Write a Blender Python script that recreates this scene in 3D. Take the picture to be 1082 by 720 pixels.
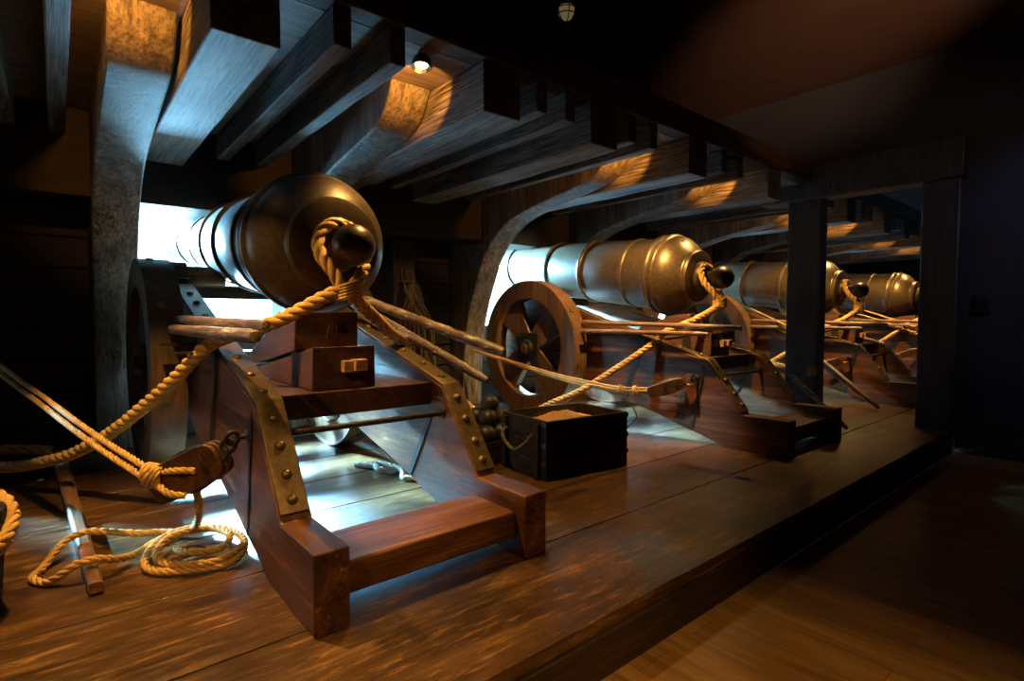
import bpy, bmesh, math, random
from mathutils import Vector, Matrix
random.seed(7)
PI = math.pi
S = bpy.context.scene
for o in list(bpy.data.objects): bpy.data.objects.remove(o)
COL = S.collection

# ---------------------------------------------------------------- camera
cam = bpy.data.cameras.new('camera'); camo = bpy.data.objects.new('camera', cam); COL.objects.link(camo)
yaw = math.atan2(687, 575); pit = -25/575
camo.location = (0, 0, 1.0)
camo.rotation_euler = (PI/2 + pit, 0, yaw - PI/2)
cam.sensor_width = 36; cam.lens = 575/1082*36; cam.clip_start = .05
S.camera = camo

# ---------------------------------------------------------------- view, world
S.view_settings.view_transform = 'Standard'; S.view_settings.look = 'None'
S.view_settings.gamma = 1; S.view_settings.use_curve_mapping = False
S.view_settings.exposure = 0.0
W = bpy.data.worlds.new('world'); S.world = W; W.use_nodes = True
W.node_tree.nodes['Background'].inputs[0].default_value = (.25, .3, .5, 1)
W.node_tree.nodes['Background'].inputs[1].default_value = .02

def look(o, d): o.rotation_euler = Vector(d).to_track_quat('-Z', 'Y').to_euler()
def area(name, loc, target, sx, sy, power, col, spread=PI):
    l = bpy.data.lights.new(name, 'AREA'); l.shape = 'RECTANGLE'; l.size = sx; l.size_y = sy
    l.energy = power; l.color = col; l.spread = spread
    o = bpy.data.objects.new(name, l); COL.objects.link(o); o.location = loc
    look(o, Vector(target) - Vector(loc)); return o
def spot(name, loc, target, ang, power, col, rad=.02, blend=.4):
    l = bpy.data.lights.new(name, 'SPOT'); l.spot_size = ang; l.spot_blend = blend
    l.energy = power; l.color = col; l.shadow_soft_size = rad
    o = bpy.data.objects.new(name, l); COL.objects.link(o); o.location = loc
    look(o, Vector(target) - Vector(loc)); return o

GX = [1.078, 4.395, 7.71, 11.02]          # gun centres
MOD = 3.255                              # ceiling timbers repeat
DAY = (.26, .66, 1.0); WARM = (1.0, .58, .17); WARM2 = (1.0, .36, .05)
PK = (1.0, 1.6, .7, .5)
for i, gx in enumerate(GX):              # added area lights hidden outside each port, standing in for daylight
    area('port_flood', (gx + 1.0, 7.0, 2.62), (gx - .7, 2.6, 0), .8, .4, 2400*PK[i], DAY, 1.2)
    area('port_flood', (gx - 1.05, 7.2, 2.66), (gx + .5, 2.6, .2), .8, .4, (1700, 650, 500, 400)[i], DAY, 1.2)
    area('port_flood', (gx - 1.0, 6.8, 1.85), (gx - .28, 4.1, 1.5), .3, .3, 330*PK[i], DAY, .8)  # added side light, turns the barrel's left side blue
    area('port_low_fill', (gx, 8.2, .5), (gx - .15, 3.2, 2.15), 1.6, .4, (110, 60, 60, 60)[i], DAY, .9)  # added low light for the beam undersides
# the next port to the left, outside the picture, throws a patch across the deck
spot('port_flood', (-3.7, 8.0, 2.7), (.42, 3.0, 0), .115, 18000, DAY, .08, .5)
# hall lights and added fills
spot('hall_spot', (1.0, -.4, 3.2), (1.25, .5, -.2), .8, 210, (1, .58, .16), .05, 1.0)
spot('hall_track', (1.6, -1.2, 3.2), (.85, 1.4, .1), .55, 120, (1, .56, .22), .04, .9)
spot('ceiling_wash', (2.0, -1.5, 1.2), (4.85, 1.75, 3.35), .5, 1300, (1, .5, .25), .03, 1.0)
spot('doorway_fill', (2.6, -2.2, 3.1), (6.0, 1.8, 1.7), .62, 45, (1, .7, .5), .04, .8)  # added weak fill so the dark post and lintel show texture
spot('side_fill', (-1.3, .5, 2.9), (.45, 2.3, .3), .62, 150, WARM, .03, .7)  # added warm fill from the left for cheek face, coil and tub
spot('blue_wash', (5.0, -.4, 2.9), (6.0, .55, 1.6), 1.1, 22, (.35, .45, 1), .03, .8)

# ---------------------------------------------------------------- materials
def mat(name):
    m = bpy.data.materials.new(name); m.use_nodes = True
    nt = m.node_tree; b = nt.nodes['Principled BSDF']; return m, nt, b
def N(nt, t, **k):
    n = nt.nodes.new(t)
    for a, v in k.items():
        if a in n.inputs.keys(): n.inputs[a].default_value = v
        else: setattr(n, a, v)
    return n
def ramp(nt, src, stops):
    r = nt.nodes.new('ShaderNodeValToRGB'); nt.links.new(src, r.inputs[0])
    e = r.color_ramp.elements
    while len(e) < len(stops): e.new(.5)
    for q, (p, c) in zip(e, stops):
        q.position = p; q.color = (*c, 1) if len(c) == 3 else c
    return r.outputs[0]
def mapped(nt, scale, rot=(0, 0, 0)):
    tc = nt.nodes.new('ShaderNodeTexCoord'); mp = nt.nodes.new('ShaderNodeMapping')
    mp.inputs['Scale'].default_value = scale; mp.inputs['Rotation'].default_value = rot
    nt.links.new(tc.outputs['Object'], mp.inputs[0]); return mp.outputs[0]
def noise(nt, vec, scale, detail=6, rough=.6, dist=0):
    n = N(nt, 'ShaderNodeTexNoise'); n.inputs['Scale'].default_value = scale
    n.inputs['Detail'].default_value = detail; n.inputs['Roughness'].default_value = rough
    n.inputs['Distortion'].default_value = dist; nt.links.new(vec, n.inputs['Vector']); return n.outputs[0]
def mixc(nt, fac, a, b, mode='MIX'):
    m = nt.nodes.new('ShaderNodeMix'); m.data_type = 'RGBA'; m.blend_type = mode
    if isinstance(fac, float): m.inputs[0].default_value = fac
    else: nt.links.new(fac, m.inputs[0])
    for s, v in ((m.inputs[6], a), (m.inputs[7], b)):
        if isinstance(v, tuple): s.default_value = (*v, 1)
        else: nt.links.new(v, s)
    return m.outputs[2]
def bump(nt, b, h, strength, dist=.01, prev=None):
    n = nt.nodes.new('ShaderNodeBump'); n.inputs['Strength'].default_value = strength
    n.inputs['Distance'].default_value = dist; nt.links.new(h, n.inputs['Height'])
    if prev is not None: nt.links.new(prev, n.inputs['Normal'])
    nt.links.new(n.outputs[0], b.inputs['Normal']); return n.outputs[0]

def wood(name, dark, mid, light, axis='y', rough=.5, bmp=.4, wear=None, rot=(0, 0, 0), fine=1.0, wear_cut=(.62, .72), crack=.0, spec=.5, con=0.0):
    m, nt, b = mat(name)
    st = {'x': (1.2, 14, 14), 'y': (14, 1.2, 14), 'z': (14, 14, 1.2)}[axis]
    v = mapped(nt, st, rot); v2 = mapped(nt, tuple(s*4*fine if s > 2 else s*2 for s in st), rot); v3 = mapped(nt, (1, 1, 1))
    g = noise(nt, v, 1.0, 8, .65, .6)
    c = ramp(nt, g, [(.3, dark), (.52, mid), (.72, light)])
    blot = noise(nt, v3, 2.3, 4, .6)
    c = mixc(nt, 1.0, c, ramp(nt, blot, [(.3, (.62, .62, .62)), (.7, (1.15, 1.1, 1.1))]), 'MULTIPLY')
    f = noise(nt, v2, 1.0, 5, .7)
    c = mixc(nt, 1.0, c, ramp(nt, f, [(.35+con*.2, (.55-con, .55-con, .55-con)), (.6, (1.1+con*.4, 1.1+con*.4, 1.1+con*.4))]), 'MULTIPLY')
    if wear:
        w = noise(nt, mapped(nt, tuple(s*1.6 for s in st), rot), 1.3, 9, .75, .3)
        c = mixc(nt, ramp(nt, w, [(wear_cut[0], (0, 0, 0)), (wear_cut[1], (1, 1, 1))]), c, wear)
    h = f
    if crack > 0:
        k = noise(nt, mapped(nt, tuple(s*.55 if s > 2 else s*.4 for s in st), rot), 1.0, 3, .5, .8)
        line = ramp(nt, k, [(.485, (1, 1, 1)), (.5, (0, 0, 0)), (.515, (1, 1, 1))])
        brk = ramp(nt, noise(nt, v3, 3.1, 2), [(.5, (1, 1, 1)), (.56, (0, 0, 0))])
        line2 = mixc(nt, 1.0, line, brk, 'LIGHTEN')
        c = mixc(nt, crack, c, line2, 'MULTIPLY')
    nt.links.new(c, b.inputs['Base Color'])
    r = nt.nodes.new('ShaderNodeMapRange'); nt.links.new(f, r.inputs[0])
    r.inputs[3].default_value = max(.05, rough - .14); r.inputs[4].default_value = min(1, rough + .16)
    nt.links.new(r.outputs[0], b.inputs['Roughness'])
    b.inputs['Specular IOR Level'].default_value = spec
    p = bump(nt, b, h, bmp, .004); bump(nt, b, g, bmp*.7, .006, p)
    return m
M = {}
M['beam'] = wood('weathered_beam', (.07, .065, .06), (.19, .18, .165), (.30, .28, .26), 'y', .75, .95, crack=1.0, con=.3, fine=1.4)
M['knee'] = wood('rough_adzed_timber', (.08, .07, .06), (.2, .185, .16), (.34, .31, .27), 'z', .7, 1.0, crack=1.0, con=.18, fine=1.1)
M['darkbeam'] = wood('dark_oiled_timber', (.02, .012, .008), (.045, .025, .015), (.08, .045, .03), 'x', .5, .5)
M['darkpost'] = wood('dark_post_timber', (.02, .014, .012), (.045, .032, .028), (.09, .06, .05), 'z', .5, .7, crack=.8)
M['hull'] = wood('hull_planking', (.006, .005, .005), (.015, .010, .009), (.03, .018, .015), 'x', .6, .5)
M['carr'] = wood('oiled_carriage_oak', (.075, .026, .010), (.16, .062, .025), (.25, .11, .045), 'y', .42, .45, wear=(.42, .22, .09), wear_cut=(.66, .74), crack=.6)
M['carr_s'] = wood('oiled_carriage_oak_sloping', (.045, .014, .005), (.14, .05, .018), (.30, .13, .045), 'y', .4, .7, wear=(.50, .26, .09), rot=(.32, 0, 0), wear_cut=(.60, .70), crack=.8, spec=.3)
M['quoin'] = wood('dark_wedge_oak', (.05, .02, .014), (.10, .042, .028), (.16, .075, .05), 'y', .45, .35)
M['step'] = wood('worn_step_oak', (.05, .017, .006), (.15, .058, .02), (.30, .13, .045), 'x', .42, .6, wear=(.48, .25, .09), wear_cut=(.60, .70), spec=.3)
M['wheel'] = wood('wheel_oak', (.07, .035, .016), (.15, .075, .035), (.24, .13, .06), 'z', .5, .4)
M['pole'] = wood('handspike_ash', (.10, .055, .04), (.26, .16, .12), (.42, .30, .24), 'y', .45, .4, wear=(.62, .58, .58), wear_cut=(.52, .62))
M['pegs'] = wood('pale_peg_wood', (.20, .10, .04), (.36, .2, .08), (.5, .3, .13), 'x', .5, .3)
M['blockw'] = wood('pulley_block_elm', (.04, .017, .008), (.10, .042, .017), (.2, .09, .035), 'y', .42, .3)
M['barw'] = wood('worn_bar_wood', (.12, .05, .02), (.28, .13, .05), (.42, .22, .09), 'y', .45, .3)
M['crate'] = wood('tarred_crate_wood', (.012, .010, .009), (.03, .024, .02), (.06, .048, .036), 'x', .8, .7, crack=.8, spec=.2)

def metal(name, c1, c2, metallic, rough, bscale=18, bstr=.15):
    m, nt, b = mat(name); v = mapped(nt, (1, 1, 1))
    n = noise(nt, v, bscale, 6, .65)
    nt.links.new(ramp(nt, n, [(.35, c1), (.65, c2)]), b.inputs['Base Color'])
    b.inputs['Metallic'].default_value = metallic
    r = nt.nodes.new('ShaderNodeMapRange'); nt.links.new(noise(nt, v, 5, 4), r.inputs[0])
    r.inputs[3].default_value = rough - .1; r.inputs[4].default_value = rough + .12
    nt.links.new(r.outputs[0], b.inputs['Roughness'])
    bump(nt, b, n, bstr, .002); return m
M['gun'] = metal('painted_gun_metal', (.055, .037, .02), (.10, .068, .037), .5, .37, 30, .12)
M['brass'] = metal('aged_bronze_strap', (.16, .105, .05), (.27, .18, .085), .75, .4, 40, .2)
M['iron'] = metal('blackened_iron', (.025, .022, .02), (.06, .05, .045), .6, .45, 50, .4)
M['shot'] = metal('cast_iron_shot', (.03, .027, .025), (.06, .05, .045), .4, .4, 25, .3)
M['black'] = metal('black_enamel', (.012, .012, .012), (.02, .02, .02), .2, .4)

def ropemat(name, c1, c2, c3):
    m, nt, b = mat(name); v = mapped(nt, (1, 1, 1))
    n = noise(nt, v, 160, 4, .7); n2 = noise(nt, v, 9, 3)
    c = ramp(nt, n, [(.3, c1), (.5, c2), (.7, c3)])
    c = mixc(nt, 1.0, c, ramp(nt, n2, [(.3, (.75, .72, .7)), (.65, (1.05, 1.05, 1.05))]), 'MULTIPLY')
    nt.links.new(c, b.inputs['Base Color']); b.inputs['Roughness'].default_value = .8
    bump(nt, b, n, .5, .003); return m
M['rope'] = ropemat('manila_rope', (.36, .19, .05), (.62, .36, .10), (.78, .50, .17))
M['ropep'] = ropemat('pale_rope', (.5, .45, .38), (.7, .64, .55), (.85, .8, .7))
M['roped'] = ropemat('weathered_rope', (.08, .06, .035), (.16, .12, .07), (.25, .19, .11))

# deck planks: glossy dark boards with golden scuffs
m, nt, b = mat('varnished_deck_planks'); M['deck'] = m
v = mapped(nt, (1.0, 9, 9)); v2 = mapped(nt, (2.4, 60, 60)); v3 = mapped(nt, (1, 1, 1))
g = noise(nt, v, 1.0, 8, .7, .7)
c = ramp(nt, g, [(.3, (.035, .016, .005)), (.52, (.10, .047, .014)), (.72, (.23, .12, .035))])
w = noise(nt, mapped(nt, (5, 30, 30)), 1.2, 10, .8, .4)
c = mixc(nt, ramp(nt, w, [(.52, (0, 0, 0)), (.66, (1, 1, 1))]), c, (.46, .23, .07))
c = mixc(nt, 1.0, c, ramp(nt, noise(nt, v3, 2.2, 5, .6), [(.35, (.45, .42, .4)), (.62, (1.2, 1.15, 1.1))]), 'MULTIPLY')
f = noise(nt, v2, 1.0, 5, .7)
c = mixc(nt, 1.0, c, ramp(nt, f, [(.35, (.6, .6, .6)), (.6, (1.1, 1.1, 1.1))]), 'MULTIPLY')
nt.links.new(c, b.inputs['Base Color'])
r = nt.nodes.new('ShaderNodeMapRange'); nt.links.new(w, r.inputs[0])
r.inputs[1].default_value = .3; r.inputs[2].default_value = .7; r.inputs[3].default_value = .24; r.inputs[4].default_value = .5
nt.links.new(r.outputs[0], b.inputs['Roughness'])
b.inputs['Coat Weight'].default_value = .35; b.inputs['Coat Roughness'].default_value = .22
p = bump(nt, b, f, .25, .003); bump(nt, b, w, .2, .004, p)

# hall laminate: narrow boards running across
m, nt, b = mat('laminate_floor_boards'); M['lam'] = m
tc = nt.nodes.new('ShaderNodeTexCoord'); mp = nt.nodes.new('ShaderNodeMapping')
mp.inputs['Rotation'].default_value = (0, 0, PI/2); nt.links.new(tc.outputs['Object'], mp.inputs[0])
br = N(nt, 'ShaderNodeTexBrick'); nt.links.new(mp.outputs[0], br.inputs['Vector'])
br.inputs['Scale'].default_value = 1; br.inputs['Brick Width'].default_value = 1.1; br.inputs['Row Height'].default_value = .165
br.inputs['Mortar Size'].default_value = .0012; br.inputs['Color1'].default_value = (.40, .22, .07, 1); br.inputs['Color2'].default_value = (.30, .15, .045, 1)
br.inputs['Mortar'].default_value = (.08, .04, .015, 1); br.inputs['Bias'].default_value = 0
g = noise(nt, mapped(nt, (16, 1.3, 16)), 1.0, 8, .65, .8)
c = mixc(nt, 1.0, br.outputs[0], ramp(nt, g, [(.35, (.6, .55, .5)), (.6, (1.1, 1.1, 1.1))]), 'MULTIPLY')
nt.links.new(c, b.inputs['Base Color']); b.inputs['Roughness'].default_value = .3

def flat(name, c, rough=.7, var=.15):
    m, nt, b = mat(name); n = noise(nt, mapped(nt, (1, 1, 1)), 3, 5)
    nt.links.new(ramp(nt, n, [(.3, tuple(x*(1-var) for x in c)), (.7, tuple(x*(1+var) for x in c))]), b.inputs['Base Color'])
    b.inputs['Roughness'].default_value = rough; return m
M['wall'] = flat('dark_blue_grey_paint', (.028, .034, .048), .6)
M['ceil'] = flat('dark_brown_gloss_ceiling', (.06, .038, .03), .35)
M['soffit'] = wood('soffit_boards', (.11, .09, .08), (.2, .17, .15), (.28, .25, .22), 'x', .7, .4)
M['plastic'] = flat('dark_plastic', (.01, .01, .012), .4)
m, nt, b = mat('sand'); M['sand'] = m
n = noise(nt, mapped(nt, (1, 1, 1)), 140, 4, .8)
nt.links.new(ramp(nt, n, [(.3, (.3, .13, .03)), (.55, (.75, .38, .09)), (.75, (.95, .6, .2))]), b.inputs['Base Color']); b.inputs['Roughness'].default_value = .9
bump(nt, b, n, 1, .01)

def emis(name, c, s):
    m, nt, b = mat(name); b.inputs['Base Color'].default_value = (0, 0, 0, 1)
    b.inputs['Emission Color'].default_value = (*c, 1); b.inputs['Emission Strength'].default_value = s; return m
M['bulb'] = emis('spotlight_lens', (1, .85, .55), 12)
M['cagebulb'] = emis('dim_bulkhead_glass', (1, .7, .3), .12)
# bright overcast panorama outside the ports
m, nt, b = mat('bright_sky_panorama'); M['sky'] = m
b.inputs['Base Color'].default_value = (0, 0, 0, 1)
n = noise(nt, mapped(nt, (.7, 1, 1.6)), 1.1, 5, .55)
c = ramp(nt, n, [(.4, (.22, .64, 1.0)), (.6, (.6, .85, 1.0))])
sx = nt.nodes.new('ShaderNodeSeparateXYZ'); tc = nt.nodes.new('ShaderNodeTexCoord'); nt.links.new(tc.outputs['Object'], sx.inputs[0])
low = ramp(nt, sx.outputs[2], [(.0, (1, 1, 1)), (.985, (1, 1, 1)), (1.0, (0, 0, 0))])
c = mixc(nt, low, c, (.85, .88, .6))
nt.links.new(c, b.inputs['Emission Color']); b.inputs['Emission Strength'].default_value = 6.0

# ---------------------------------------------------------------- mesh helpers
def catmull(pts, n=8, closed=False):
    P = [Vector(p) for p in pts]; out = []
    L = len(P); rng = range(L if closed else L-1)
    for i in rng:
        if closed: a, b, c, d = P[(i-1) % L], P[i], P[(i+1) % L], P[(i+2) % L]
        else: a, b, c, d = P[max(i-1, 0)], P[i], P[i+1], P[min(i+2, L-1)]
        for k in range(n):
            t = k/n
            out.append(.5*((2*b)+(c-a)*t+(2*a-5*b+4*c-d)*t*t+(3*b-a-3*c+d)*t*t*t))
    if not closed: out.append(P[-1])
    return out
def resample(pts, step):
    out = [pts[0].copy()]; acc = 0
    for a, b in zip(pts, pts[1:]):
        L = (b-a).length
        if L < 1e-9: continue
        d = step-acc
        while d <= L:
            out.append(a.lerp(b, d/L)); d += step
        acc = L-(d-step)
    if (out[-1]-pts[-1]).length > step*.3: out.append(pts[-1].copy())
    return out
def frames(P):
    T = []
    for i in range(len(P)):
        T.append((P[min(i+1, len(P)-1)]-P[max(i-1, 0)]).normalized())
    u = T[0].orthogonal().normalized(); F = []
    for t in T:
        u = (u - t*u.dot(t)).normalized(); F.append((u, t.cross(u)))
    return F
def sweep(bm, P, R, sides=8, caps=True, closed=False):
    F = frames(P); rings = []
    for i, (p, (u, w)) in enumerate(zip(P, F)):
        r = R(i/(len(P)-1)) if callable(R) else R
        rings.append([bm.verts.new(p + (u*math.cos(2*PI*k/sides)+w*math.sin(2*PI*k/sides))*r) for k in range(sides)])
    if closed: rings.append(rings[0])
    for a, b in zip(rings, rings[1:]):
        for k in range(sides):
            bm.faces.new((a[k], a[(k+1) % sides], b[(k+1) % sides], b[k]))
    if caps and not closed:
        bm.faces.new(list(reversed(rings[0]))); bm.faces.new(rings[-1])
def box(bm, x0, x1, y0, y1, z0, z1):
    v = [bm.verts.new((x, y, z)) for x in (x0, x1) for y in (y0, y1) for z in (z0, z1)]
    for f in ((0, 1, 3, 2), (4, 6, 7, 5), (0, 4, 5, 1), (2, 3, 7, 6), (0, 2, 6, 4), (1, 5, 7, 3)): bm.faces.new([v[i] for i in f])
def prism(bm, prof, x0, x1):              # profile in (y,z)
    a = [bm.verts.new((x0, y, z)) for y, z in prof]; b = [bm.verts.new((x1, y, z)) for y, z in prof]
    bm.faces.new(a); bm.faces.new(list(reversed(b))); n = len(prof)
    for i in range(n): bm.faces.new((a[i], b[i], b[(i+1) % n], a[(i+1) % n]))
def strip_prism(bm, line, th, x0, x1):    # plate of thickness th following a (y,z) line, on its upper side
    up = []
    for i, (y, z) in enumerate(line):
        a = Vector(line[max(i-1, 0)]); c = Vector(line[min(i+1, len(line)-1)]); d = (c-a).normalized()
        n = Vector((-d.y, d.x));
        if n.y < 0: n = -n
        up.append((y+n.x*th, z+n.y*th))
    prof = list(line)+list(reversed(up)); prism(bm, prof, x0, x1)
def lathe(bm, prof, origin, axis, seg=64, capa=True, capb=True):   # prof: (s, r)
    ax = Vector(axis).normalized(); u = ax.orthogonal().normalized(); w = ax.cross(u); O = Vector(origin)
    rings = []
    for s, r in prof:
        if r < 1e-5: rings.append([bm.verts.new(O+ax*s)])
        else: rings.append([bm.verts.new(O+ax*s+(u*math.cos(2*PI*k/seg)+w*math.sin(2*PI*k/seg))*r) for k in range(seg)])
    for a, b in zip(rings, rings[1:]):
        for k in range(seg):
            k2 = (k+1) % seg
            if len(a) == 1 and len(b) == 1: continue
            if len(a) == 1: bm.faces.new((a[0], b[k2], b[k]))
            elif len(b) == 1: bm.faces.new((a[k], a[k2], b[0]))
            else: bm.faces.new((a[k], a[k2], b[k2], b[k]))
    if capa and len(rings[0]) > 1: bm.faces.new(list(reversed(rings[0])))
    if capb and len(rings[-1]) > 1: bm.faces.new(rings[-1])
def ball(bm, c, r, seg=20):
    bmesh.ops.create_uvsphere(bm, u_segments=seg, v_segments=seg//2+2, radius=r, matrix=Matrix.Translation(c))
def wpos(o):
    p = Vector(o.location)
    while o.parent: o = o.parent; p += Vector(o.location)
    return p
def new(name, fn, m, parent=None, bevel=0, loc=None, smooth=True, ang=40, sub=False):
    """one mesh object; fn fills a bmesh in the coordinates of the builder, origin moved to loc"""
    bm = bmesh.new(); fn(bm); bmesh.ops.recalc_face_normals(bm, faces=bm.faces)
    if loc is not None: bmesh.ops.translate(bm, verts=bm.verts, vec=-Vector(loc))
    me = bpy.data.meshes.new(name); bm.to_mesh(me); bm.free()
    o = bpy.data.objects.new(name, me); COL.objects.link(o); me.materials.append(M[m] if isinstance(m, str) else m)
    if smooth:
        for p in me.polygons: p.use_smooth = True
        me.set_sharp_from_angle(angle=math.radians(ang))
    if bevel:
        md = o.modifiers.new('bevel', 'BEVEL'); md.width = bevel; md.segments = 2; md.limit_method = 'ANGLE'; md.angle_limit = math.radians(35)
    if parent is not None: o.parent = parent
    if loc is not None and parent is None: o.location = loc
    return o
def thing(name, label, cat, loc=(0, 0, 0), group=None, rz=0):
    o = bpy.data.objects.new(name, None); COL.objects.link(o); o.empty_display_size = .1
    o.location = loc; o.rotation_euler = (0, 0, rz); tag(o, label, cat, group); return o
def tag(o, label, cat, group=None):
    o['label'] = label; o['category'] = cat
    if group: o['group'] = group
    return o
def struct(name, fn, m, bevel=0, **k):
    o = new(name, fn, m, bevel=bevel, **k); o['kind'] = 'structure'; return o
def copy_tree(o, parent=None):
    c = o.copy(); COL.objects.link(c)
    if parent is not None: c.parent = parent
    for ch in list(o.children): copy_tree(ch, c)
    return c

# ---------------------------------------------------------------- the setting
def f(bm):
    y = 1.16
    seams = [1.72, 2.24, 2.76, 3.28, 3.80, 4.32, 4.84, 5.5]
    for i, s in enumerate(seams):
        box(bm, -4, 15, y+.004, s-.004, -.05, 0)
        y = s
struct('platform', f, 'deck', bevel=.002)
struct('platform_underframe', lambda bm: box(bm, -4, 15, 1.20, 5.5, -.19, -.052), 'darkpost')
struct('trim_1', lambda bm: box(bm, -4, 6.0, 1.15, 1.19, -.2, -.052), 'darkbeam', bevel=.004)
struct('floor', lambda bm: box(bm, -4, 6.2, -4, 1.15, -.3, -.2), 'lam')
struct('wall_right', lambda bm: (box(bm, 6.1, 6.3, -4, 1.15, -.2, 3.35), box(bm, 6.1, 6.3, 1.15, 4.6, 2.565, 3.35)), 'wall')
struct('ceiling', lambda bm: box(bm, -4, 6.3, -4, 4.6, 3.35, 3.45), 'ceil')
struct('wall_rear', lambda bm: box(bm, -4, 15, 4.6, 4.7, 2.42, 3.45), 'wall')
struct('wall_left', lambda bm: box(bm, -4.1, -4.0, -4, 5.7, -.3, 3.45), 'wall')
struct('wall_front', lambda bm: box(bm, -4, 6.3, -4.1, -4.0, -.3, 3.45), 'wall')
struct('wall_far', lambda bm: (box(bm, 15, 15.1, 0, 5.7, -.3, 2.56), box(bm, 6.3, 15, .4, .5, -.3, 3.45), box(bm, 6.3, 15.1, .5, 2.3, 3.3, 3.4)), 'wall')
struct('trim_2', lambda bm: box(bm, -4, 15, 2.335, 2.46, 2.372, 2.56), 'darkbeam', bevel=.008)     # carlin above the beam ends
struct('trim_3', lambda bm: box(bm, -4, 15, 2.46, 5.7, 2.372, 2.42), 'soffit')
# hull side with gun ports
def hull(bm):
    box(bm, -4, 15, 5.3, 5.62, -.3, .9)
    edges = [-4]
    for gx in [GX[0]-3.31]+GX: edges += [gx-.66, gx+.72]
    edges.append(15)
    for a, b2 in zip(edges[0::2], edges[1::2]): box(bm, a, b2, 5.3, 5.62, .9, 1.9)
    prism(bm, [(4.62, 2.37), (4.62, 1.80), (4.75, 1.785), (5.62, 1.86), (5.62, 2.37)], -4, 15)
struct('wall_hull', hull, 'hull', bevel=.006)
def strakes(bm):
    for a, b2 in ((.0, .22), (.225, .45), (.455, .68), (.685, .905)):
        box(bm, -4, 15, 5.24, 5.3, a+.004, b2-.004)
    edges = [-4]
    for gx in [GX[0]-3.31]+GX: edges += [gx-.68, gx+.74]
    edges.append(15)
    for a, b2 in zip(edges[0::2], edges[1::2]):
        for z in (.91, 1.14, 1.37, 1.60): box(bm, a, b2, 5.26, 5.3, z, z+.222)
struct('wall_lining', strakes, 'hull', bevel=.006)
k = 3
for x in (-.62, 2.66, 5.97, 9.28):
    k += 1
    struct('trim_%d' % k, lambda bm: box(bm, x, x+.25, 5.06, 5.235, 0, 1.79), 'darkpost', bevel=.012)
struct('backdrop_panorama', lambda bm: box(bm, -14, 26, 9.5, 9.55, -4, 6), 'sky')

# doorway at the end of the platform
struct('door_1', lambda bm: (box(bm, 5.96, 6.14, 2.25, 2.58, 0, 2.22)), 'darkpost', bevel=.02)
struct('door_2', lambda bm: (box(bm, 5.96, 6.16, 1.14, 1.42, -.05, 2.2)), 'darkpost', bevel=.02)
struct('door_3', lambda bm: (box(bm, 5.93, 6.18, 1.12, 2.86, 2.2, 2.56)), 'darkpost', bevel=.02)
struct('baseboard_right', lambda bm: box(bm, 6.085, 6.1, -4, 1.13, -.2, -.12), 'darkpost', bevel=.003)

# ---------------------------------------------------------------- deck beams overhead
BIG = [.48, 1.78, 2.63]; BW = .26
SM = [.963, 1.232, 2.165, 2.40, 3.01, 3.25]
order = sorted([(x, 'b') for x in BIG]+[(x, 's') for x in SM])
proto = {}
def beam_obj(kind):
    w, z0 = (BW, 2.10) if kind == 'b' else (.083, 2.19)
    def fn(bm):
        n = 14; yy = [2.36+(4.66-2.36)*i/n for i in range(n+1)]
        prof = [(y, z0+.002*math.sin(y*9)) for y in yy]+[(4.66, 2.371), (2.36, 2.371)]
        prism(bm, prof, 0, w)
    return new('deck_beam', fn, 'beam', bevel=.008)
vis = {0: 'nearest', 1: 'second'}
names = {
 ('b', 0, 0): 'heavy ceiling beam against the nearest big rib, brightest blue-lit underside',
 ('s', 0, 0): 'thin ceiling joist first to the right of the broad pale-lit beam',
 ('s', 0, 1): 'thin ceiling joist immediately left of the ceiling spotlight',
 ('b', 0, 1): 'heavy grey ceiling beam with warm glow on its side beside the ceiling spotlight',
 ('s', 0, 2): 'narrow joist first to the right of the beam beside the ceiling spotlight',
 ('s', 0, 3): 'narrow joist second to the right of the beam beside the ceiling spotlight',
 ('b', 0, 2): 'heavy dark ceiling beam above the gap between first and second cannon, no rib beside it',
 ('s', 0, 4): 'narrow joist just past the heavy beam between first and second cannon',
 ('s', 0, 5): 'narrow joist just left of the long orange-lit opening above the second cannon',
 ('b', 1, 0): 'heavy ceiling beam whose side is lit orange above the second cannon',
 ('s', 1, 0): 'narrow joist just right of the orange-lit beam above the second cannon',
 ('s', 1, 1): 'narrow joist just left of the small orange-lit opening near the doorway lintel',
 ('b', 1, 1): 'heavy ceiling beam with orange side nearest to the doorway lintel',
}
for mi in (-1, 0, 1, 2, 3):
    cb = cs = 0
    for x, kd in order:
        idx = cb if kd == 'b' else cs
        if kd == 'b': cb += 1
        else: cs += 1
        X = x+MOD*mi
        if X < -.7 or X > 13.5 or 5.3 < X < 6.2: continue
        if kd not in proto: o = proto[kd] = beam_obj(kd)
        else: o = proto[kd].copy(); COL.objects.link(o)
        o.location = (X, 0, 0)
        lab = names.get((kd, mi, idx)); grp = 'deck beams overhead'
        if mi == -1: lab = 'dark ceiling timber at the upper left corner, left of the nearest big rib'
        elif lab is None:
            lab = 'heavy ceiling beam seen beyond the doorway posts' if kd == 'b' else 'thin ceiling joist seen beyond the doorway posts'
            grp = 'heavy beams beyond the doorway' if kd == 'b' else 'thin joists beyond the doorway'
        elif False: pass
        tag(o, lab, 'beam', grp if mi != -1 else 'timbers at the upper left corner')

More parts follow.
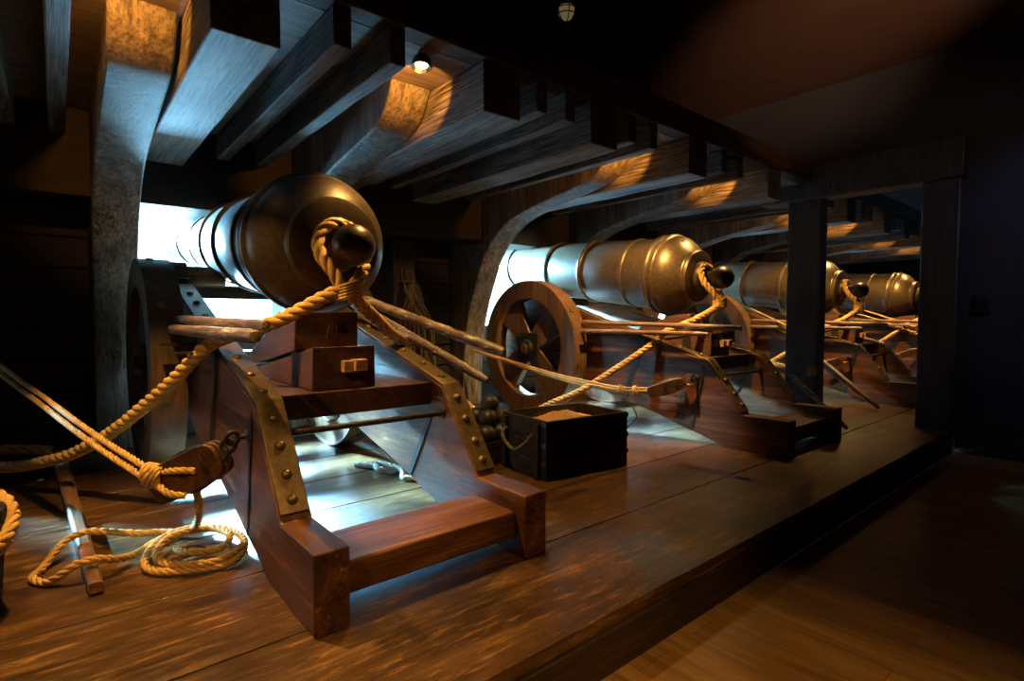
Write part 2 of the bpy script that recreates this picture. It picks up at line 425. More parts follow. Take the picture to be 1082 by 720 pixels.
# hanging knees (curved ribs)
KP = [(4.98, 0), (4.96, .45), (4.89, .95), (4.73, 1.36), (4.53, 1.70), (4.22, 1.93), (3.85, 2.03), (3.45, 2.095), (3.12, 2.15), (2.96, 2.24), (2.88, 2.371)]
def knee_bm(bm):
    c = catmull([(0, y, z) for y, z in KP], 5); prof = [(p.y, p.z) for p in c]+[(4.61, 2.371), (4.61, 1.79), (4.75, 1.775), (5.23, 1.82), (5.23, 0)]
    prism(bm, prof, 0, .26)
kn = new('hanging_knee', knee_bm, 'knee', bevel=.012)
klab = ['curved ship rib left of the nearest gun port, orange at its top', 'curved rib lit orange beside the ceiling spotlight, behind the nearest cannon',
        'curved pale rib rising beside the wheel of the second cannon', 'curved rib arching above the barrel of the second cannon',
        'curved rib just left of the left doorway post, beside the third port', 'curved rib arching above the barrel of the third cannon, behind the left doorway post',
        'curved rib above the far golden cannon between the doorway posts', 'farthest curved rib, beside the right doorway post']
for i, X in enumerate([.20, 1.515, .20+MOD, 1.515+MOD, .2+2*MOD, 1.515+2*MOD, .28+3*MOD, 1.60+3*MOD]):
    o = kn if i == 0 else kn.copy()
    if i: COL.objects.link(o)
    o.location = (X, 0, 0)
    tag(o, klab[i], 'rib', 'curved ribs along the ship side')

# recessed spotlights in the gaps between beams
def make_spot():
    t = thing('spotlight', '', 'light')
    def body(bm): lathe(bm, [(0, .018), (.025, .018), (.03, .046), (.07, .056), (.075, .05), (.05, .034)], (0, 0, .01), (-.12, -.12, -1), 24, True, False)
    new('housing', body, 'black', t)
    new('lens', lambda bm: lathe(bm, [(.060, .034), (.064, .024), (.066, 0)], (0, 0, .01), (-.12, -.12, -1), 24, True), 'bulb', t)
    new('mount', lambda bm: lathe(bm, [(0, .035), (.012, .035), (.014, .03)], (0, 0, 0), (0, 0, -1), 20), 'black', t)
    return t
sp0 = make_spot()
LX = [.138, 1.515, .14+MOD, 1.515+MOD, .14+2*MOD, 1.515+2*MOD, .14+3*MOD, 1.515+3*MOD]
for i, X in enumerate(LX):
    o = sp0 if i == 0 else copy_tree(sp0)
    Y = 2.55
    o.location = (X, Y, 2.371)
    o['label'] = {1: 'small black ceiling spotlight with glowing lens above the nearest cannon'}.get(i, 'small black ceiling spotlight tucked between beams '+('above the nearest rib', '', 'before the wheel of the second cannon', 'above the breech of the second cannon', 'left of the third cannon beyond the doorway', 'above the breech of the third cannon', 'left of the farthest cannon', 'above the farthest cannon')[i])
    o['group'] = 'ceiling spotlights'
    x = o.location.x
    pw = (230, 120, 380, 90, 330, 90, 330, 90)
    pk = (34, 34, 40, 34, 34, 34, 34, 34)
    ev = i % 2 == 0
    spot('spot_lamp_down', (x-.01, Y-.01, 2.275), ((x, Y-.15, 0) if i == 0 else (x+.40, 3.35, .5)) if ev else ((x, Y+.3, .5) if i == 1 else (x-.5, Y+.5, 1.3)), 1.5 if i == 0 else (1.5 if ev else (1.5 if i == 1 else 1.9)), pw[i] , WARM, .02, .5)
    spot('spot_lamp_side', (x-.01, Y-.01, 2.275), (x+.26, Y+.6, 2.42), 1.5, pk[i], WARM2, .02, .35)

# caged bulkhead lamp on the hall ceiling
t = thing('bulkhead_lamp', 'small round caged lamp on the dark ceiling near the top edge', 'light', (2.99, 2.94, 3.35))
new('base', lambda bm: lathe(bm, [(0, .085), (.03, .085), (.04, .07)], (0, 0, 0), (0, 0, -1), 24), 'black', t)
new('glass', lambda bm: lathe(bm, [(.03, .062), (.08, .058), (.115, .04), (.13, 0)], (0, 0, 0), (0, 0, -1), 24), 'cagebulb', t)
def cage(bm):
    for a in range(6):
        c, s = math.cos(a*PI/3), math.sin(a*PI/3)
        sweep(bm, catmull([(c*.08, s*.08, -.03), (c*.078, s*.078, -.09), (c*.045, s*.045, -.14), (0, 0, -.15)], 4), .004, 6)
    for z, r in ((-.06, .08), (-.10, .074)):
        P_ = [Vector((math.cos(q*PI/12)*r, math.sin(q*PI/12)*r, z)) for q in range(25)]; sweep(bm, P_, .004, 6)
new('cage', cage, 'black', t)
t = thing('wall_socket', 'small dark socket box on the blue-grey wall right of the doorway', 'socket', (6.1, 1.0, 1.1))
new('plate', lambda bm: box(bm, -.03, 0, -.055, .055, -.075, .075), 'plastic', t, bevel=.006)
new('insert', lambda bm: lathe(bm, [(0, .035), (.012, .033), (.012, .025), (.004, .022), (.004, 0)], (-.03, 0, 0), (-1, 0, 0), 20), 'black', t)

# ---------------------------------------------------------------- the cannon
GY = 3.2                                  # empties sit at this y
AX = Vector((0, math.cos(math.radians(5.9)), math.sin(math.radians(5.9))))
B0 = Vector((0, 2.44-GY, 1.335))          # centre of the cascabel ball
CHK = [(1.65, 0), (2.12, 0), (2.3, .055), (2.78, .185), (3.46, .34), (3.9, .50), (4.80, .50), (4.84, .62), (4.74, 1.10), (4.55, 1.235), (4.16, 1.235), (4.12, 1.205),
       (3.42, .975), (2.98, .855), (2.28, .655), (1.985, .265), (1.65, .265)]
TOP = [(2.0, .285), (2.285, .657), (2.98, .857), (3.42, .977), (4.11, 1.205)]
def along(line, d):
    for a, b2 in zip(line, line[1:]):
        L = math.dist(a, b2)
        if d <= L:
            q = d/L; n = Vector((-(b2[1]-a[1]), b2[0]-a[0])).normalized(); return (a[0]+(b2[0]-a[0])*q, a[1]+(b2[1]-a[1])*q), n
        d -= L
    return line[-1], n
def L2(prof): return [(y-GY, z) for y, z in prof]
def make_gun():
    t = thing('cannon', '', 'cannon', (0, GY, 0))
    # barrel
    prof = []
    for q in range(13):                   # ball
        a = PI*q/15; prof.append((-.098*math.cos(a), .098*math.sin(a)))
    prof += [(.105, .048), (.125, .05), (.14, .085), (.165, .122), (.175, .125), (.19, .125), (.2, .135), (.205, .20), (.215, .228), (.235, .237), (.255, .232),
             (.265, .235), (.30, .275), (.345, .315), (.39, .343), (.43, .357), (.455, .358), (.462, .368), (.475, .376), (.495, .376), (.508, .366), (.515, .352), (.53, .352), (.538, .362),
             (.552, .369), (.572, .369), (.585, .358), (.592, .338), (.62, .334), (.84, .324), (.85, .334), (.865, .338), (.88, .334), (.89, .324),
             (1.38, .311), (1.388, .322), (1.405, .327), (1.422, .322), (1.43, .305), (1.90, .292), (1.905, .303), (1.925, .308), (1.95, .303), (1.96, .278), (1.99, .272),
             (2.6, .245), (2.61, .255), (2.63, .258), (2.65, .252), (2.66, .242), (3.35, .212), (3.36, .226), (3.38, .23), (3.4, .226), (3.41, .21), (3.6, .214), (3.74, .245), (3.84, .262),
             (3.9, .262), (3.93, .24), (3.93, .10), (3.3, .10), (3.3, 0)]
    bar = new('barrel', lambda bm: lathe(bm, prof, B0, AX, 96), 'gun', t, ang=28)
    TR = B0 + AX*1.90 - Vector((0, 0, .255))
    for s in (-1, 1):
        new('trunnion', lambda bm: lathe(bm, [(.15, .075), (.43, .075), (.44, .068)], TR, (s, 0, 0), 24), 'gun', bar)
    new('vent', lambda bm: lathe(bm, [(0, .02), (.012, .018), (.014, .008)], B0+AX*.72+Vector((0, -.03, .328)), (0, -.1, 1), 16), 'iron', bar)
    # cheeks
    for s in (-1, 1):
        x0, x1 = (-.4925, -.375) if s < 0 else (.375, .4925)
        ck = new('cheek', lambda bm: prism(bm, L2(CHK), x0, x1), 'carr_s', t, bevel=.006)
        new('strap', lambda bm: strip_prism(bm, L2(TOP), .012, x0+.006, x1-.006), 'brass', ck, bevel=.003)
        d = .06; xs = (x0+x1)/2
        def bolt(p, n):
            bx = xs
            def fb(bm): lathe(bm, [(0, .02), (.004, .02), (.010, .0165), (.015, .009), (.017, 0)], (bx, p[0]-GY+n.x*.011, p[1]+n.y*.011), (0, n.x, n.y), 14)
            new('bolt', fb, 'brass', ck)
        for d in (.05, .15, .27, .39, .56, .75, .98, 1.2, 1.45, 1.7, 1.95, 2.15):
            bolt(*along(TOP, d))
        # capsquare over the trunnion
        def cap(bm):
            L = [(4.14-GY, 1.24), (4.23-GY, 1.255)]
            for a in range(9):
                th = PI-.35-(PI-.7)*a/8; L.append((TR.y+.085*math.cos(th), TR.z+.085*math.sin(th)))
            L += [(4.47-GY, 1.255), (4.54-GY, 1.24)]
            strip_prism(bm, L, .014, x0+.01, x1-.01)
        new('capsquare', cap, 'iron', ck, bevel=.002)
        # narrow iron bands down the face and two ring bolts
        xo = x0-.006 if s < 0 else x1; xi = x1 if s < 0 else x0-.006
        def band(bm, xx):
            prism(bm, [(2.86-GY, .805), (2.905-GY, .82), (3.10-GY, .26), (3.055-GY, .25)], xx, xx+.006)
            prism(bm, [(2.29-GY, .60), (2.315-GY, .62), (2.42-GY, .10), (2.395-GY, .095)], xx, xx+.003)
        new('iron_band', lambda bm: (band(bm, xo), prism(bm, [(2.36-GY, .50), (2.395-GY, .50), (2.62-GY, .15), (2.585-GY, .145)], xi, xi+.006)), 'iron', ck)
        def eye(bm):
            xb = x0 if s < 0 else x1
            lathe(bm, [(0, .028), (.006, .028), (.010, .02), (.012, .011), (.045, .010)], (xb, 2.37-GY, .515), (s, 0, 0), 16)
            C_ = Vector((xb+s*.06, 2.37-GY, .515))
            sweep(bm, [C_+Vector((math.cos(a*PI/8)*.024*s, 0, math.sin(a*PI/8)*.024)) for a in range(17)], .009, 8)
        new('eyebolt', eye, 'iron', ck)
        new('bracket', lambda bm: (box(bm, xo if s > 0 else xo-.16, xo+.16 if s > 0 else xo+.006, 3.40-GY, 3.44-GY, .845, .86), box(bm, xo if s > 0 else xo, xo+.006, 3.38-GY, 3.46-GY, .80, .90)), 'iron', ck)
        new('bracket', lambda bm: (box(bm, xo if s > 0 else xo-.16, xo+.16 if s > 0 else xo+.006, 2.92-GY, 2.95-GY, .825, .835), box(bm, xo if s > 0 else xo, xo+.006, 2.90-GY, 2.97-GY, .76, .85)), 'iron', ck)
        # foot front plate line
    # step, transom and stool bed
    new('step', lambda bm: box(bm, -.376, .376, 1.715-GY, 2.01-GY, .072, .185), 'step', t, bevel=.008)
    bed = new('stool_bed', lambda bm: box(bm, -.376, .376, 2.38-GY, 3.05-GY, .555, .668), 'quoin', t, bevel=.006)
    def carve(bm):                         # worn incised lettering, not legible
        rr = random.Random(3); x = -.06
        while x < .33:
            h = .03+rr.random()*.016; a = (rr.random()-.5)*.012; z = .588
            def stroke(xa, za, xb, zb):
                sweep(bm, [Vector((xa, 2.3795-GY, za)), Vector((xb, 2.3795-GY, zb))], .0014, 4)
            stroke(x, z, x+a, z+h)
            if rr.random() > .4: stroke(x+a, z+h, x+.018, z+h*rr.random())
            if rr.random() > .6: stroke(x, z, x+.016, z)
            x += .022+rr.random()*.012
    new('carving', carve, 'step', bed)
    new('rod', lambda bm: (lathe(bm, [(0, .0135), (.752, .0135)], (-.376, 2.27-GY, .525), (1, 0, 0), 14), lathe(bm, [(0, .03), (.012, .028)], (-.376, 2.27-GY, .525), (1, 0, 0), 16),
                         lathe(bm, [(0, .03), (.012, .028)], (.376, 2.27-GY, .525), (-1, 0, 0), 16)), 'iron', t)
    q1 = new('quoin', lambda bm: prism(bm, L2([(2.41, .669), (2.41, .865), (3.25, .72), (3.25, .669)]), -.215, .085), 'quoin', t, bevel=.005)
    def peg(bm):
        box(bm, -.085, -.035, 2.37-GY, 2.41-GY, .745, .80); box(bm, -.04, .02, 2.345-GY, 2.41-GY, .752, .805)
        
    new('handle', peg, 'pegs', q1, bevel=.004)
    new('wooden_band', lambda bm: prism(bm, L2([(2.60, .669), (2.60, .845), (2.68, .832), (2.68, .669)]), -.218, -.2155), 'iron', q1)
    def q2f(bm):
        z0, z1 = .872, 1.035
        a = [(-.245, 2.60, z1), (.09, 2.60, z1), (.09, 2.60, z0+.07), (.055, 2.60, z0), (-.16, 2.60, z0), (-.245, 2.60, z0+.085)]
        b2 = [(x, 4.0, .90+(z-z0)*.1) for x, y, z in a]
        for l in (a, b2):
            for i, (x, y, z) in enumerate(l): l[i] = bm.verts.new((x, y-GY, z-(.04 if y < 3 else .12)*0))
        n = len(a); bm.faces.new(a); bm.faces.new(list(reversed(b2)))
        for i in range(n): bm.faces.new((a[i], b2[i], b2[(i+1) % n], a[(i+1) % n]))
    q2 = new('quoin', lambda bm: prism(bm, L2([(2.60, .842), (2.60, 1.025), (2.80, 1.01), (3.50, .755), (3.50, .715), (3.25, .74)]), -.225, .085), 'quoin', t, bevel=.005)
    def mark(bm):
        y = 2.598-GY
        for a in (((-.045, .975), (-.045, .92)), ((-.045, .975), (-.005, .975)), ((-.045, .92), (-.005, .92)), ((-.025, .975), (-.025, .92)), ((-.045, .95), (0, .95)), ((-.075, .90), (-.06, .97)), ((-.06, .97), (-.05, .90))):
            sweep(bm, [Vector((a[0][0], y, a[0][1])), Vector((a[1][0], y, a[1][1]))], .002, 4)
    new('carving', mark, 'step', q2)
    new('transom', lambda bm: box(bm, -.376, .376, 4.30-GY, 4.42-GY, 1.13, 1.22), 'darkbeam', t, bevel=.006)
    new('transom', lambda bm: box(bm, -.376, .376, 4.50-GY, 4.62-GY, .50, .60), 'carr', t, bevel=.006)
    new('axle', lambda bm: (box(bm, -.50, .50, 4.12-GY, 4.28-GY, .59, .76), lathe(bm, [(-.725, .045), (-.5, .062), (.5, .062), (.725, .045)], (0, 4.2-GY, .68), (1, 0, 0), 20)), 'carr', t, bevel=.006)
    # wheels
    for s in (-1, 1):
        xa, xb = (.515, .69)
        C_ = Vector((0, 4.2-GY, .685)); R = .685
        def whl(bm):
            seg = 72
            def rim(r0, r1, x0, x1):
                prof = [(x0, r0), (x0, r1), (x1, r1), (x1, r0), (x0, r0)]
                rings = [[bm.verts.new((s*x, C_.y+math.cos(2*PI*k2/seg)*r, C_.z+math.sin(2*PI*k2/seg)*r)) for k2 in range(seg)] for x, r in prof[:-1]]
                rings.append(rings[0])
                for a, b2 in zip(rings, rings[1:]):
                    for k2 in range(seg): bm.faces.new((a[k2], a[(k2+1) % seg], b2[(k2+1) % seg], b2[k2]))
            rim(.50, R-.002, xa+.03, xb-.012)
        w = new('wheel', whl, 'wheel', t, bevel=.006)
        for a in range(4):                # broad plank spokes flaring at the rim
            th = 2*PI*a/4 + .86
            def spk(bm):
                d = Vector((0, math.cos(th), math.sin(th))); n = Vector((0, -math.sin(th), math.cos(th)))
                L = [(.03, .085), (.15, .105), (.34, .14), (.51, .185)]
                pts = [C_+d*r+n*h for r, h in L]+[C_+d*r-n*h for r, h in reversed(L)]
                A = [bm.verts.new((s*(xa+.055), p.y, p.z)) for p in pts]; B = [bm.verts.new((s*(xb-.045), p.y, p.z)) for p in pts]
                bm.faces.new(A); bm.faces.new(list(reversed(B)))
                for i in range(len(A)): bm.faces.new((A[i], B[i], B[(i+1) % len(A)], A[(i+1) % len(A)]))
            new('spoke', spk, 'wheel', w, bevel=.005)
        def tyre(bm):
            seg = 72
            rings = [[bm.verts.new((s*x, C_.y+math.cos(2*PI*k2/seg)*r, C_.z+math.sin(2*PI*k2/seg)*r)) for k2 in range(seg)] for x, r in ((xa, R-.012), (xa, R), (xb, R), (xb, R-.012), (xb, .505), (xb-.014, .505), (xb-.014, R-.014), (xa+.01, R-.014))]
            rings.append(rings[0])
            for a, b2 in zip(rings, rings[1:]):
                for k2 in range(seg): bm.faces.new((a[k2], a[(k2+1) % seg], b2[(k2+1) % seg], b2[k2]))
        new('rim_face', tyre, 'wheel', w)
        for a in range(8):
            th = 2*PI*a/8+.2
            def clp(bm):
                d = Vector((0, math.cos(th), math.sin(th))); n = Vector((0, -math.sin(th), math.cos(th)))
                for e in (0,):
                    p = C_+d*(R-.02); q = C_+d*(R+.009)
                    vs = []
                    for pp in (p, q):
                        for x in (xa+.09, xa+.125):
                            for h in (-.022, .022): vs.append(bm.verts.new((s*x, pp.y+n.y*h, pp.z+n.z*h)))
                    for ff in ((0, 1, 3, 2), (4, 6, 7, 5), (0, 4, 5, 1), (2, 3, 7, 6), (0, 2, 6, 4), (1, 5, 7, 3)): bm.faces.new([vs[i] for i in ff])
            new('tenon', clp, 'brass', w)
        new('hub_plate', lambda bm: (box(bm, s*(xb-.045) if s > 0 else -xb+.02, s*(xb-.02) if s > 0 else -xb+.045, C_.y-.15, C_.y+.15, C_.z-.15, C_.z+.15),
                                     lathe(bm, [(xb-.05, .085), (xb+.02, .075), (xb+.025, .05)], (0, C_.y, C_.z), (s, 0, 0), 24),
                                     [lathe(bm, [(xb-.022, .014), (xb-.012, .010), (xb-.010, 0)], (0, C_.y+u*.12, C_.z+v_*.12), (s, 0, 0), 10) for u in (-1, 1) for v_ in (-1, 1)]), 'iron', w)
        new('linchpin', lambda bm: lathe(bm, [(-.06, .007), (.06, .007), (.065, .011)], (s*(xb+.028), C_.y, C_.z), (0, .3, 1), 10), 'iron', w)
    return t
gun0 = make_gun()
glab = ['large bronze-brown cannon nearest the camera, its breech and rope loop facing us', 'second cannon, golden-lit barrel and four-spoked wheel in full view behind the sand crate',
        'third cannon partly hidden behind the left doorway post', 'farthest cannon, golden breech glimpsed between the two doorway posts']
for i, gx in enumerate(GX):
    o = gun0 if i == 0 else copy_tree(gun0)
    o.location = (gx, GY, 0); o['label'] = glab[i]; o['group'] = 'row of cannons'

# ---------------------------------------------------------------- ropes
def laid(bm, pts, R, pitch=None, strands=3, step=None, smooth=8, closed=False, sides=7):
    pitch = pitch or R*6.2; step = step or R*.55
    P_ = resample(catmull(pts, smooth, closed), step)
    F = frames(P_); d = 0
    for s in range(strands):
        L = []; d = 0
        for i, (p, (u, w)) in enumerate(zip(P_, F)):
            if i: d += (p-P_[i-1]).length
            a = 2*PI*d/pitch+2*PI*s/strands
            L.append(p+(u*math.cos(a)+w*math.sin(a))*R*.5)
        sweep(bm, L, R*.54, sides)
def rope(name, pts, R, label, group=None, m='rope', extra=None, cat='rope', **k):
    base = Vector(pts[0])
    def fn(bm):
        laid(bm, pts, R, **k)
        if extra: extra(bm)
    o = new(name, fn, m, loc=base, ang=80); tag(o, label, cat, group); return o

def breeching(gx, label, lft, rgt, R=.034, dy=0):
    def P3(l): return [(gx+x, y, z) for x, y, z in l]
    loop = [(-.05, 2.44, 1.12), (-.085, 2.47, 1.20), (-.125, 2.53, 1.29), (-.115, 2.57, 1.38), (-.05, 2.585, 1.445), (.05, 2.59, 1.435), (.115, 2.585, 1.36), (.105, 2.55, 1.27), (.04, 2.47, 1.19), (-.02, 2.44, 1.13)]
    t = thing('breeching_rope', label, 'rope', (gx, 2.45, 1.12), 'breeching ropes')
    pr = {'parent': t}
    def off(fn):
        def g2(bm): fn(bm); bmesh.ops.translate(bm, verts=bm.verts, vec=-Vector((gx, 2.45, 1.12)))
        return g2
    new('loop', off(lambda bm: laid(bm, P3(loop), R*.92)), 'rope', t, ang=80)
    new('left_leg', off(lambda bm: laid(bm, lft, R, pitch=R*4.6)), 'rope', t, ang=80)
    new('right_leg', off(lambda bm: laid(bm, rgt, R)), 'rope', t, ang=80)
    def knot(bm):
        c = Vector((gx-.035, 2.44, 1.12))
        for j in range(5):
            pts = [c+Vector((math.cos(a*PI/6)*.052, math.sin(a*PI/6)*.05, (j-2)*.014+math.cos(a*PI/6+.4)*.018)) for a in range(13)]
            sweep(bm, pts, .009, 7)
    new('seizing', off(knot), 'rope', t, ang=80)
    return t
g = GX[0]
breeching(g, 'thick laid rope looped round the cascabel of the nearest cannon, sagging away to lower left',
    [(1.03, 2.44, 1.12), (.97, 2.45, 1.105), (.805, 2.56, 1.0), (.70, 2.66, .945), (.555, 2.88, .87), (.419, 3.1, .677), (.248, 3.4, .453), (.12, 3.68, .31), (-.02, 3.9, .216), (-.28, 4.3, .13), (-.7, 4.7, .2)],
    [(1.04, 2.44, 1.11), (1.09, 2.49, 1.10), (1.2, 2.6, 1.048), (1.407, 2.75, .921), (1.585, 2.90, .845), (1.68, 3.05, .74), (1.74, 3.3, .55)])
for gi in (1, 2, 3):
    g = GX[gi]
    breeching(g, {1: 'thick rope looped round the cascabel of the second cannon, running down to the sand crate', 2: 'thick rope on the cascabel of the third cannon, right of the left doorway post',
                  3: 'thick rope at the breech of the farthest cannon, seen beside the right doorway post'}[gi],
        [(g-.04, 2.42, 1.12), (g-.15, 2.45, 1.05), (g-.33, 2.52, .965), (g-.49, 2.68, .865), (g-.545, 2.76, .765), (g-.86, 3.2, .39), (g-1.03, 3.45, .24), (g-1.15, 3.75, .10), (g-1.2, 4.3, .045), (g-1.15, 4.9, .25)],
        [(g-.03, 2.42, 1.11), (g+.06, 2.46, 1.10), (g+.17, 2.58, 1.05), (g+.35, 2.75, .93), (g+.52, 2.90, .86), (g+.6, 3.05, .74), (g+.68, 3.3, .55)], R=.030)
rope('rope_length', [(-.05, 4.5, .15), (-.2, 4.55, .175), (-.5, 4.6, .20), (-.9, 4.7, .3)], .033, 'short run of thick rope in shadow behind the sagging rope, at the left edge')

# tackles: pulley block hooked to the cheek, falls leading to the ship's side
def ring_pts(c, ax, r, n=17):
    ax = Vector(ax).normalized(); u = ax.orthogonal().normalized(); w = ax.cross(u)
    return [Vector(c)+(u*math.cos(2*PI*k/(n-1))+w*math.sin(2*PI*k/(n-1)))*r for k in range(n)]
def block(c, d, label, L=.30, wd=.155, th=.10):
    """wooden pulley block centred at c, its hook end pointing along d"""
    c = Vector(c); d = Vector(d).normalized(); side = Vector((d.y, -d.x, 0)).normalized(); up = side.cross(d).normalized()
    t = thing('pulley_block', label, 'pulley', c, 'pulley blocks on the gun tackles')
    def V(a, b2, e): return d*a+up*b2+side*e
    def shell(bm):
        for e0, e1 in ((-th/2, -th/2+.022), (th/2-.022, th/2), (-.010, .010)):
            prof = []
            n = 20
            for k2 in range(n):
                a = 2*PI*k2/n; ca, sa = math.cos(a), math.sin(a)
                prof.append((math.copysign(abs(ca)**.42, ca)*L/2, math.copysign(abs(sa)**.5, sa)*wd/2))
            A = [bm.verts.new(V(a, b2, e0)) for a, b2 in prof]; B = [bm.verts.new(V(a, b2, e1)) for a, b2 in prof]
            bm.faces.new(A); bm.faces.new(list(reversed(B)))
            for i in range(n): bm.faces.new((A[i], B[i], B[(i+1) % n], A[(i+1) % n]))
        for a0 in (-L*.36, L*.36):
            A = []
            pts = [V(a0+x, b2, e) for x in (-.03, .03) for b2 in (-wd*.25, wd*.25) for e in (-th/2+.01, th/2-.01)]
            vs = [bm.verts.new(p) for p in pts]
            for ff in ((0, 1, 3, 2), (4, 6, 7, 5), (0, 4, 5, 1), (2, 3, 7, 6), (0, 2, 6, 4), (1, 5, 7, 3)): bm.faces.new([vs[i] for i in ff])
    new('shell', shell, 'blockw', t, bevel=.004)
    new('sheave', lambda bm: (lathe(bm, [(-th/2+.024, .055), (-.012, .055)], (0, 0, 0), side, 20), lathe(bm, [(.012, .055), (th/2-.024, .055)], (0, 0, 0), side, 20)), 'iron', t)
    new('pin', lambda bm: lathe(bm, [(-th/2-.004, .013), (th/2+.004, .013)], (0, 0, 0), side, 14), 'iron', t)
    def strop(bm):
        pts = [V(math.cos(a*PI/12)*(L/2+.006), math.sin(a*PI/12)*(wd/2+.004)*.98, 0) for a in range(-7, 8)]
        sweep(bm, pts, .009, 8)
        pts = [V(L*.30, math.cos(a*PI/8)*(wd/2-.0), math.sin(a*PI/8)*(th/2+.006)) for a in range(17)]
        sweep(bm, pts, .007, 8)
    new('iron_strop', strop, 'iron', t)
    return t
def chain(name, a, b2, label, ringr=.032, n=2):
    a = Vector(a); b2 = Vector(b2); t = thing(name, label, 'chain link', a, 'iron links joining tackles to cannons'); dirv = (b2-a)
    for i in range(n):
        c = dirv*((i+.5)/n); d = dirv.normalized(); nrm = Vector((0, 0, 1)) if i % 2 else d.cross(Vector((0, 0, 1))).normalized()
        if abs(nrm.dot(d)) > .6: nrm = d.orthogonal()
        u = d; w = (nrm - d*nrm.dot(d)).normalized().cross(d).normalized(); hl = dirv.length/n*.62
        P_ = [c+u*math.cos(k2*PI/10)*hl+w*math.sin(k2*PI/10)*ringr*.75 for k2 in range(21)]
        new('link', lambda bm: sweep(bm, P_, .009, 8), 'iron', t)
    return t
# nearest gun, left tackle
block((.395, 2.47, .385), (.13, -.11, .085), 'large wooden pulley block hanging from the left side of the nearest cannon')
chain('shackle', (.525, 2.365, .505), (.475, 2.40, .435), 'iron links between pulley block and side of the nearest cannon', .034)
T1 = [(.36, 2.50, .36), (.30, 2.52, .365), (.284, 2.53, .372), (.235, 2.62, .405), (.115, 3.0, .471), (-.046, 3.6, .57), (-.257, 4.3, .711), (-.461, 4.95, .91)]
rope('tackle_rope', [(x, y, z+.012) for x, y, z in T1], .0135, 'upper of the twin thin ropes from the left edge to the big pulley block', 'twin tackle ropes at left')
rope('tackle_rope', [(x-.01, y-.02, z-.022) for x, y, z in T1], .0135, 'lower of the twin thin ropes from the left edge to the big pulley block', 'twin tackle ropes at left')
def turns(c, d, r, n, rr, sq=1.0, gap=.02, seed=1):
    rd = random.Random(seed); c = Vector(c); d = Vector(d).normalized(); u = d.orthogonal().normalized(); w = d.cross(u); pts = []
    for k2 in range(n*10+1):
        a = 2*PI*k2/10; q = 1+(rd.random()-.5)*.25
        pts.append(c+d*((k2/10-n/2)*gap)+(u*math.cos(a)*r+w*math.sin(a)*r*sq)*q)
    return pts
kn1 = turns((.285, 2.525, .372), (.12, -.1, -.02), .036, 4, .014, 1.2, .018, 3)
rope('rope_knot', kn1, .0135, 'bulky lashing knot of thin rope at the left end of the big pulley block', cat='knot',
     extra=lambda bm: (laid(bm, [(.30, 2.50, .39), (.34, 2.43, .405), (.40, 2.40, .40)], .0135), laid(bm, [(.28, 2.50, .35), (.31, 2.42, .325), (.36, 2.38, .315)], .0135)))
# rope coils on deck beside nearest gun
C1 = [(.535, 3.0, .012), (.50, 2.93, .20)]
coil = [(.41, 2.46, .33), (.425, 2.50, .22), (.44, 2.66, .10), (.42, 2.80, .03), (.33, 2.87, .03), (.26, 2.86, .045), (.13, 2.90, .075), (.065, 2.90, .088), (.0, 2.88, .07), (-.07, 2.78, .016), (-.095, 2.70, .016), (-.05, 2.62, .016), (.03, 2.57, .075), (.09, 2.565, .083), (.15, 2.58, .06), (.22, 2.66, .03),
        (.30, 2.74, .035), (.42, 2.78, .045), (.56, 2.70, .04), (.60, 2.52, .03), (.52, 2.36, .02), (.38, 2.38, .02), (.26, 2.47, .02), (.25, 2.60, .03), (.33, 2.72, .055), (.46, 2.74, .06), (.57, 2.62, .055), (.58, 2.46, .045), (.47, 2.36, .04),
        (.34, 2.41, .04), (.28, 2.53, .045), (.34, 2.66, .07), (.48, 2.67, .07), (.545, 2.55, .065), (.49, 2.43, .06), (.38, 2.46, .06), (.35, 2.56, .05)]
rope('coiled_rope', coil, .0155, 'loosely coiled tan rope on deck left of the nearest cannon, looping over wooden bar')
rope('rope_end', [(1.50, 3.42, .02), (1.58, 3.30, .02), (1.66, 3.22, .02), (1.62, 3.12, .022), (1.55, 3.18, .03), (1.60, 3.28, .035), (1.66, 3.08, .03), (1.60, 2.94, .02), (1.68, 2.88, .02)], .02, 'pale rope end lying on the lit deck under the nearest cannon', m='ropep')

